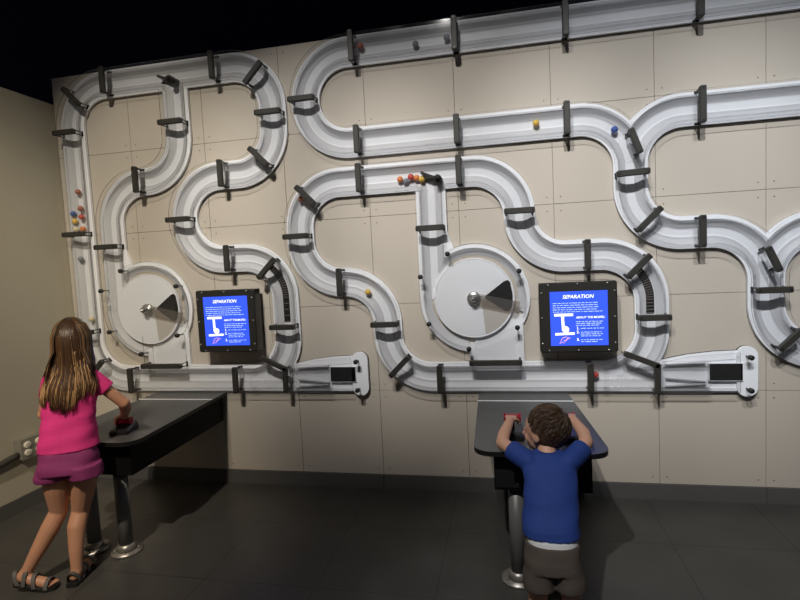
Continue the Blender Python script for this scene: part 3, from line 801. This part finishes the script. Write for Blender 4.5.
def head(mb, c, r, yaw, tilt=0.0):
    """skull, jaw, nose, ears, brow; the face looks along +Y turned by yaw"""
    R = Matrix.Rotation(yaw, 3, 'Z') @ Matrix.Rotation(tilt, 3, 'X'); c = Vector(c)
    def P(x, y, z): return c + R @ Vector((x*r[0], y*r[1], z*r[2]))
    mb.ellipsoid(P(0, -0.08, 0.12), (r[0]*1.0, r[1]*1.0, r[2]*0.88), 24, 16, rot=R)
    mb.ellipsoid(P(0, 0.22, -0.35), (r[0]*0.76, r[1]*0.70, r[2]*0.62), 20, 12, rot=R)
    mb.ellipsoid(P(0, 0.62, -0.72), (r[0]*0.34, r[1]*0.26, r[2]*0.22), 14, 10, rot=R)
    mb.capsule(P(0, 0.92, 0.0), P(0, 1.08, -0.30), r[0]*0.11, r[0]*0.17, 10)
    for s in (-1, 1):
        mb.ellipsoid(P(s*0.46, 0.52, -0.30), (r[0]*0.32, r[1]*0.30, r[2]*0.28), 14, 10, rot=R)
        mb.ellipsoid(P(s*0.99, -0.05, -0.10), (r[0]*0.10, r[1]*0.21, r[2]*0.26), 12, 10, rot=R)
        mb.ellipsoid(P(s*0.36, 0.86, -0.02), (r[0]*0.2, r[1]*0.05, r[2]*0.10), 12, 8, rot=R)
    return P, R
def face_bits(P, R, r, parent):
    for s in (-1, 1):
        mb = MB(); mb.ellipsoid(P(s*0.36, 0.885, -0.03), (r[0]*0.11, r[1]*0.06, r[2]*0.06), 12, 8, rot=R); part(mb, 'eye', M['eye'], parent)
    mb = MB(); mb.tube([P(-0.24, 0.86, -0.55), P(0, 0.95, -0.56), P(0.24, 0.86, -0.55)], [r[0]*0.035, r[0]*0.07, r[0]*0.035], 8); part(mb, 'mouth', M['lip'], parent)

# ---- girl
girl = thing('person', 'person with long brown hair in pink shirt and magenta shorts at the left table', 'person', (-0.80, -1.26, 0))
GY = 0.48
mb = MB(); S = M['skin']
hc = (-0.782, -1.150, 1.268); hr = (0.078, 0.092, 0.112)
P, Rh = head(mb, hc, hr, 0.40)
mb.chain([(-0.772, -1.190, 1.11), (-0.780, -1.165, 1.20)], [0.044, 0.041])
mb.loft([(0.60, -0.780, -1.25, 0.115, 0.082), (0.70, -0.780, -1.24, 0.105, 0.078), (0.80, -0.778, -1.225, 0.098, 0.074), (0.95, -0.773, -1.205, 0.102, 0.078), (1.05, -0.770, -1.197, 0.105, 0.072), (1.10, -0.770, -1.190, 0.075, 0.05)], yaw=GY)
mb.chain([(-0.686, -1.147, 1.065), (-0.578, -1.055, 0.905)], [0.034, 0.030]); mb.chain([(-0.578, -1.055, 0.905), (-0.604, -1.015, 0.865), (-0.668, -0.955, 0.802)], [0.032, 0.031, 0.0225])
hand(mb, (-0.672, -0.952, 0.800), (-0.55, 0.55, -0.42), (-0.35, 0.1, -1.0), (-0.6, -0.6, 0), 1.0, 0.75)
mb.chain([(-0.852, -1.238, 1.06), (-0.940, -1.215, 0.888)], [0.034, 0.030]); mb.chain([(-0.940, -1.215, 0.888), (-0.955, -1.17, 0.85), (-0.962, -1.065, 0.768)], [0.032, 0.031, 0.0225])
hand(mb, (-0.961, -1.060, 0.765), (0.05, 0.90, -0.22), (0.1, -0.2, -1.0), (1, -0.3, 0), 1.0, 0.25)
mb.chain([(-0.838, -1.280, 0.60), (-0.852, -1.265, 0.50), (-0.872, -1.245, 0.372)], [0.070, 0.062, 0.045])
mb.chain([(-0.872, -1.245, 0.372), (-0.900, -1.285, 0.29), (-0.945, -1.335, 0.18), (-0.985, -1.368, 0.092)], [0.044, 0.046, 0.036, 0.0275])
mb.chain([(-0.705, -1.225, 0.60), (-0.738, -1.212, 0.50), (-0.786, -1.195, 0.355)], [0.070, 0.062, 0.045])
mb.chain([(-0.786, -1.195, 0.355), (-0.782, -1.235, 0.28), (-0.772, -1.262, 0.17), (-0.767, -1.275, 0.072)], [0.044, 0.046, 0.036, 0.0275])
# feet
mb.chain([(-0.985, -1.365, 0.095), (-1.000, -1.378, 0.075)], [0.030, 0.029])
mb.chain([(-1.000, -1.378, 0.074), (-0.94, -1.364, 0.048), (-0.885, -1.352, 0.033)], [0.028, 0.027, 0.026])
def toes(base, fwd, side, n0=0.026):
    base = Vector(base); fwd = Vector(fwd).normalized(); side = Vector(side).normalized()
    for k, (L, r) in enumerate(((0.034, 0.0105), (0.031, 0.0085), (0.027, 0.008), (0.022, 0.0075), (0.016, 0.007))):
        b = base + side*(k*0.0125 - 0.024); mb.capsule(b, b + fwd*L, r, r*0.9, 8)
toes((-0.877, -1.349, 0.025), (0.95, 0.25, 0), (0.25, -0.95, 0))
mb.chain([(-0.767, -1.275, 0.065), (-0.767, -1.292, 0.045)], [0.029, 0.027])
mb.chain([(-0.767, -1.290, 0.044), (-0.788, -1.225, 0.043), (-0.808, -1.165, 0.034)], [0.027, 0.027, 0.026])
toes((-0.811, -1.157, 0.028), (-0.32, 0.95, 0), (-0.95, -0.32, 0))
body = remeshed(mb, 'body', S, girl, 0.0045, 5)
face_bits(P, Rh, hr, girl)

def cloth(secs_list, caps, name, m, parent, fold, voxel=0.006, smooth=5, seed=1, yaw=0.0):
    mb = MB()
    for k, secs in enumerate(secs_list): mb.loft(secs, 36, 0, fold, seed + k, yaw)
    for (p0, p1, r0, r1) in caps: 
        p0 = Vector(p0); p1 = Vector(p1); mb.capsule(p0 + (p0-p1)*0.2, p0, r0*0.92, r0, 24); mb.tube([p0, (p0+p1)/2, p1], [r0, (r0+r1)/2, r1], 24)
    return remeshed(mb, name, m, parent, voxel, smooth)
shirt = cloth([[(0.712, -0.786, -1.238, 0.143, 0.104), (0.76, -0.785, -1.234, 0.138, 0.100), (0.86, -0.782, -1.220, 0.125, 0.095), (0.96, -0.776, -1.205, 0.126, 0.096),
                (1.05, -0.770, -1.197, 0.126, 0.088), (1.095, -0.769, -1.192, 0.108, 0.070), (1.125, -0.770, -1.187, 0.066, 0.055), (1.137, -0.771, -1.185, 0.052, 0.048)]],
              [((-0.692, -1.152, 1.076), (-0.634, -1.105, 0.995), 0.048, 0.046), ((-0.846, -1.238, 1.072), (-0.888, -1.228, 0.985), 0.048, 0.046)], 'shirt', M['pink'], girl, 0.028, 0.005, 3, yaw=GY)
cloth([[(0.60, -0.779, -1.250, 0.146, 0.110), (0.66, -0.780, -1.248, 0.140, 0.106), (0.722, -0.784, -1.242, 0.128, 0.092)],
       [(0.562, -0.856, -1.272, 0.083, 0.098), (0.59, -0.852, -1.274, 0.083, 0.100), (0.63, -0.846, -1.275, 0.076, 0.098)],
       [(0.565, -0.702, -1.222, 0.083, 0.098), (0.59, -0.702, -1.224, 0.083, 0.100), (0.63, -0.706, -1.226, 0.076, 0.098)]], [], 'shorts', M['shorts'], girl, 0.04, 0.005, 4, 9, yaw=GY)

# long hair: cap, hanging sheet and loose strands, all about the head's own axis
mb = MB(); rnd = random.Random(3)
def girl_hair():
    c = Vector(hc); Rz = Matrix.Rotation(0.52, 3, 'Z')
    bx = Rz @ Vector((1, 0, 0)); by = Rz @ Vector((0, -1, 0))          # across the back, and straight back
    mb.ellipsoid(c + by*0.016 + Vector((0, 0, 0.020)), (0.087, 0.098, 0.107), 28, 18, 2, rot=Rz)
    # z -> how far back from the head axis, half width, sideways shift
    K = [(1.397, -0.01, 0.012, 0.0), (1.385, 0.050, 0.045, 0.0), (1.35, 0.092, 0.072, 0.0), (1.30, 0.112, 0.086, 0.0), (1.23, 0.113, 0.088, 0.0), (1.16, 0.112, 0.088, 0.0), (1.11, 0.120, 0.100, 0.002),
         (1.05, 0.142, 0.128, -0.006), (0.98, 0.158, 0.126, -0.016), (0.92, 0.164, 0.112, -0.020), (0.86, 0.167, 0.095, -0.02)]
    def at(z, u, lift=0.0):
        for a, b in zip(K[:-1], K[1:]):
            if b[0] <= z <= a[0]:
                t = (a[0]-z)/(a[0]-b[0]); d, w, sh = [a[i]+(b[i]-a[i])*t for i in (1, 2, 3)]; break
        else: d, w, sh = K[-1][1:]
        curve = (0.075 if z > 1.15 else 0.045) * (min(1.0, w/0.088)**1.5 if z > 1.29 else 1.0)
        q = c + bx*(u*w + sh) + by*(d - curve*u*u + lift); q.z = z
        return q
    nu, rows = 24, []
    for z in np.linspace(1.394, 1.06, 30):
        f = [at(z, -1 + 2*i/nu) for i in range(nu+1)]
        th = 0.035 if z > 1.12 else 0.012
        rows.append(f + [p - by*th for p in reversed(f)])
    mb.rings(rows, 2, True)
    for s in range(900):
        u = rnd.uniform(-1.0, 1.0); z0 = rnd.choice([1.396, 1.394, 1.39, 1.37, 1.33]); z1 = 0.905 + 0.05*abs(u) + 0.10*rnd.random()**2 + 0.05*max(0.0, math.sin(u*17 + 1)) + 0.03*(u > 0.3)
        n = 14; pts = []; du = rnd.uniform(-0.10, 0.10); ph = rnd.uniform(0, 6); lift = rnd.uniform(0.0, 0.006)
        for k in range(n):
            t = k/(n-1); z = z0 + (z1-z0)*t
            uu = u + du*t + 0.015*math.sin(5*t + ph) - 0.05*t*math.sin(u*14)   # lower lengths gather into locks
            pts.append(at(z, max(-1.04, min(1.04, uu)), lift + 0.004*t))
        r = rnd.uniform(0.0016, 0.0030)
        rad = [r]*(n-3) + [r*0.8, r*0.5, r*0.15]
        g = 0.22 + 0.30*(u > 0.1) + 0.28*(u < -0.7)
        mi = 0 if rnd.random() < 0.55 else 2
        if rnd.random() < g:                      # sun-bleached lower lengths
            h = rnd.choice([3, 5, 6, 7, 8, 9, 10]); mb.tube(pts[:h+1], rad[:h+1], 4, mi); mb.tube(pts[h:], rad[h:], 4, 1)
        else: mb.tube(pts, rad, 4, mi)
    for s in range(160):                          # sides of the head, falling before the shoulders
        sd = -1 if s % 2 else 1; f = rnd.uniform(-0.05, 0.085); e = 0.089*math.sqrt(max(0.05, 1 - (f/0.11)**2))
        def Q(x, b, z): q = c + bx*(sd*x) + by*b; q.z = z; return q
        pts = [Q(0.015, f*0.3 + 0.01, 1.396), Q(e*0.78, f*0.8 + 0.01, 1.358), Q(e + 0.003, f + 0.01, 1.30), Q(e + 0.004, f + 0.02, 1.23), Q(0.088 + rnd.uniform(0, 0.01), f + 0.04, 1.16), Q(0.105 + rnd.uniform(0, 0.012), max(0.06, f + 0.06), 1.09 + rnd.uniform(-.03, .02))]
        r = rnd.uniform(0.002, 0.0034); mb.tube(pts, [r, r, r, r, r*0.8, r*0.2], 4, rnd.choice([0, 2, 2, 0, 1]))
girl_hair()
part(mb, 'hair', [M['hair1'], M['hair2'], M['hair3']], girl, 'long brown hair with golden ends')
# sandals
def sandal(heel, toe, zh, zt, parent, n=1):
    h = Vector((heel[0], heel[1], 0)); t_ = Vector((toe[0], toe[1], 0)); f = (t_-h); L = f.length; f.normalize(); s_ = Vector((-f.y, f.x, 0))
    prof_ = [(-0.02, 0.018), (0.0, 0.028), (0.12, 0.030), (0.35, 0.028), (0.6, 0.035), (0.8, 0.036), (0.95, 0.026), (1.0, 0.012)]
    mb = MB(); rs = []
    for dz in (0.0, 0.018):
        ring = [h + f*L*a + s_*w + Vector((0, 0, zh + (zt-zh)*min(1, a/0.72) + dz)) for a, w in prof_] + [h + f*L*a - s_*w + Vector((0, 0, zh + (zt-zh)*min(1, a/0.72) + dz)) for a, w in reversed(prof_)]
        rs.append(ring)
    mb.rings(rs, 0, False); sh = part(mb, 'sandal', M['sole'], parent)
    def arch(a, w, hgt, lean=0.0, rr=0.0065):
        base = h + f*L*a + Vector((0, 0, zh + (zt-zh)*min(1, a/0.72) + 0.015)); m2 = MB(); pts = []
        for i in range(13):
            q = PI*i/12; rad = s_*math.cos(q) + Vector((0, 0, math.sin(q))); c0 = base + s_*w*math.cos(q) + Vector((0, 0, hgt*math.sin(q))) + f*lean*math.sin(q)
            pts.append([c0 + f*0.010 - rad*0.002, c0 + f*0.010 + rad*0.003, c0 - f*0.010 + rad*0.003, c0 - f*0.010 - rad*0.002])
        m2.rings(pts, 0, False); part(m2, 'strap', M['strap'], sh)
    return sh, arch
sh, arch = sandal((-1.030, -1.386), (-0.828, -1.338), 0.034, 0.0, girl)
arch(0.80, 0.038, 0.040); arch(0.52, 0.036, 0.058, -0.01); arch(0.25, 0.032, 0.078, 0.01); arch(0.12, 0.030, 0.060, -0.025)
sh, arch = sandal((-0.757, -1.325), (-0.830, -1.108), 0.0, 0.0, girl)
arch(0.80, 0.038, 0.040); arch(0.52, 0.036, 0.058, -0.01); arch(0.28, 0.033, 0.085, 0.015); arch(0.14, 0.031, 0.062, -0.028)

# ---- boy
boy = thing('person', 'small person with short brown hair in blue shirt, leaning on the middle table', 'person', (1.665, -1.38, 0))
mb = MB()
bc = (1.660, -1.115, 0.808); br = (0.082, 0.094, 0.106)
P, Rb = head(mb, bc, br, 0.98)
mb.chain([(1.668, -1.185, 0.705), (1.664, -1.145, 0.755)], [0.043, 0.040])
mb.loft([(0.36, 1.662, -1.388, 0.085, 0.068), (0.45, 1.662, -1.358, 0.085, 0.066), (0.55, 1.667, -1.305, 0.092, 0.070), (0.65, 1.669, -1.245, 0.090, 0.062), (0.69, 1.668, -1.21, 0.08, 0.05), (0.715, 1.668, -1.195, 0.05, 0.04)])
mb.chain([(1.582, -1.205, 0.692), (1.470, -1.110, 0.742)], [0.030, 0.029]); mb.chain([(1.470, -1.110, 0.742), (1.478, -1.06, 0.765), (1.508, -0.962, 0.803)], [0.030, 0.029, 0.0205])
hand(mb, (1.509, -0.960, 0.805), (0.10, 0.95, 0.02), (0.0, -0.15, -1.0), (1, 0, 0), 0.86, 0.85)
mb.chain([(1.755, -1.205, 0.694), (1.842, -1.110, 0.752)], [0.030, 0.029]); mb.chain([(1.842, -1.110, 0.752), (1.838, -1.06, 0.778), (1.802, -0.968, 0.815)], [0.030, 0.029, 0.0205])
hand(mb, (1.801, -0.966, 0.817), (-0.15, 0.95, 0.02), (0.0, -0.15, -1.0), (-1, 0, 0), 0.86, 0.85)
for x in (1.606, 1.722):
    s = -1 if x < 1.66 else 1
    mb.chain([(x - s*0.006, -1.39, 0.36), (x + s*0.006, -1.395, 0.22)], [0.050, 0.040]); mb.chain([(x + s*0.008, -1.395, 0.22), (x + s*0.010, -1.415, 0.14), (x + s*0.010, -1.425, 0.06)], [0.040, 0.038, 0.026])
    mb.chain([(x + s*0.010, -1.425, 0.05), (x + s*0.010, -1.43, 0.032)], [0.027, 0.026]); mb.chain([(x + s*0.010, -1.43, 0.032), (x + s*0.018, -1.34, 0.024)], [0.024, 0.022])
remeshed(mb, 'body', M['skin2'], boy, 0.0042, 5)
face_bits(P, Rb, br, boy)
cloth([[(0.454, 1.660, -1.358, 0.118, 0.090), (0.485, 1.661, -1.348, 0.116, 0.088), (0.55, 1.667, -1.303, 0.113, 0.084), (0.63, 1.670, -1.258, 0.112, 0.080), (0.69, 1.668, -1.216, 0.118, 0.070), (0.722, 1.668, -1.195, 0.092, 0.056), (0.738, 1.668, -1.186, 0.056, 0.046)]],
      [((1.575, -1.207, 0.700), (1.508, -1.148, 0.725), 0.047, 0.046), ((1.762, -1.207, 0.704), (1.822, -1.140, 0.735), 0.047, 0.046)], 'shirt', M['navy'], boy, 0.022, 0.005, 3, 21)
mb = MB(); mb.loft([(0.405, 1.664, -1.376, 0.103, 0.086), (0.455, 1.664, -1.360, 0.103, 0.082)], 28); part(mb, 'waistband', M['diaper'], boy, 'white waistband showing below the shirt')
cloth([[(0.33, 1.661, -1.392, 0.116, 0.090), (0.37, 1.661, -1.388, 0.112, 0.090), (0.432, 1.661, -1.367, 0.108, 0.087)],
       [(0.252, 1.603, -1.400, 0.067, 0.080), (0.29, 1.604, -1.397, 0.065, 0.080), (0.35, 1.612, -1.392, 0.060, 0.078)],
       [(0.256, 1.727, -1.400, 0.067, 0.080), (0.29, 1.724, -1.397, 0.065, 0.080), (0.35, 1.714, -1.392, 0.060, 0.078)]], [], 'shorts', M['brown'], boy, 0.03, 0.005, 4, 31)
mb = MB(); rnd = random.Random(11); c = Vector(bc)
hcen = c + Rb @ Vector((0.004, -0.022, 0.022))
mb.ellipsoid(hcen, (0.091, 0.095, 0.097), 28, 18, 0, rot=Rb)
crown = Rb @ Vector((0.1, -0.75, 0.75)).normalized()
for s in range(1500):
    d = Vector((rnd.gauss(0, 1), rnd.gauss(0, 1), rnd.gauss(0, 1))).normalized()
    loc = Rb.transposed() @ d
    if loc.y > 0.45 and loc.z < 0.45: continue
    if loc.z < -0.80: continue
    e = Vector((loc.x*0.0895, loc.y*0.0955, loc.z*0.0975)); p = hcen + Rb @ e
    away = (d - crown*d.dot(crown)); 
    if away.length < 0.05: continue
    away.normalize(); away = (away + Vector((rnd.uniform(-.2, .2), rnd.uniform(-.2, .2), -0.25 + rnd.uniform(-.15, .15)))).normalized()
    tang = (away - d*away.dot(d)).normalized()
    L = rnd.uniform(0.03, 0.05)
    q = p + tang*L*0.5 + d*0.0015; z = p + tang*L - d*L*L*4.5 + d*0.0015
    mb.tube([p - tang*0.006, q, z], [0.0022, 0.0024, 0.0005], 4, 0 if rnd.random() < 0.8 else 1)
part(mb, 'hair', [M['hairb'], M['hairb2']], boy, 'short brown hair')

# ------------------------------------------------------------------ camera
f_px, yaw, pitch, roll, cx_, cy_, cz_ = 520.0, 0.203281229, -0.0700932361, -0.0496451835, 1.51409103, -3.51613834, 1.59759568
fw = Vector((-math.sin(yaw)*math.cos(pitch), math.cos(yaw)*math.cos(pitch), math.sin(pitch)))
rt = Vector((math.cos(yaw), math.sin(yaw), 0)); up = rt.cross(fw)
r2 = rt*math.cos(roll) + up*math.sin(roll); u2 = -rt*math.sin(roll) + up*math.cos(roll)
cam = bpy.data.cameras.new('camera'); co = bpy.data.objects.new('camera', cam); COL.objects.link(co)
cam.sensor_width = 36; cam.lens = f_px/800*36; cam.clip_start = 0.05
co.matrix_world = Matrix(((r2.x, u2.x, -fw.x, cx_), (r2.y, u2.y, -fw.y, cy_), (r2.z, u2.z, -fw.z, cz_), (0, 0, 0, 1)))
scene.camera = co

# ------------------------------------------------------------------ lights
def spot(name, loc, target, power, col, size, blend, radius=0.06):
    l = bpy.data.lights.new(name, 'SPOT'); l.energy = power; l.color = col; l.spot_size = math.radians(size); l.spot_blend = blend; l.shadow_soft_size = radius
    o = bpy.data.objects.new(name, l); COL.objects.link(o); o.location = loc
    d = Vector(target) - Vector(loc); o.rotation_euler = d.to_track_quat('-Z', 'Y').to_euler()
spot('ceiling_spot', (0.1, -4.2, 5.1), (0.2, 0, 1.83), 720, (1.0, 0.97, 0.93), 31, 1.0)
spot('ceiling_spot', (0.8, -4.2, 5.1), (1.35, 0, 1.80), 720, (1.0, 0.97, 0.93), 31, 1.0)
spot('ceiling_spot', (1.6, -4.2, 5.1), (2.45, 0, 1.80), 820, (0.96, 0.975, 1.0), 32, 1.0)
spot('ceiling_spot', (2.6, -4.2, 5.1), (3.5, 0, 1.80), 620, (0.93, 0.965, 1.0), 32, 1.0)
spot('ceiling_spot', (-0.3, -4.2, 5.1), (-1.1, 0, 1.83), 740, (1.0, 0.915, 0.77), 32, 1.0)
spot('ceiling_spot', (0.0, -4.8, 5.1), (-0.95, -1.5, 0.55), 900, (1.0, 0.86, 0.68), 27, 1.0)
spot('ceiling_spot', (0.5, -4.6, 5.1), (2.35, -1.0, 0.25), 700, (1.0, 0.97, 0.93), 30, 1.0)
spot('ceiling_spot', (1.6, -5.4, 4.8), (-1.87, -0.75, 1.3), 620, (1.0, 0.86, 0.64), 26, 1.0)
w = bpy.data.worlds.new('world'); scene.world = w; w.use_nodes = True
w.node_tree.nodes['Background'].inputs[0].default_value = (0.45, 0.48, 0.6, 1); w.node_tree.nodes['Background'].inputs[1].default_value = 0.065

vs = scene.view_settings
vs.view_transform = 'Standard'; vs.look = 'None'; vs.exposure = 0.0; vs.gamma = 1.0; vs.use_curve_mapping = False
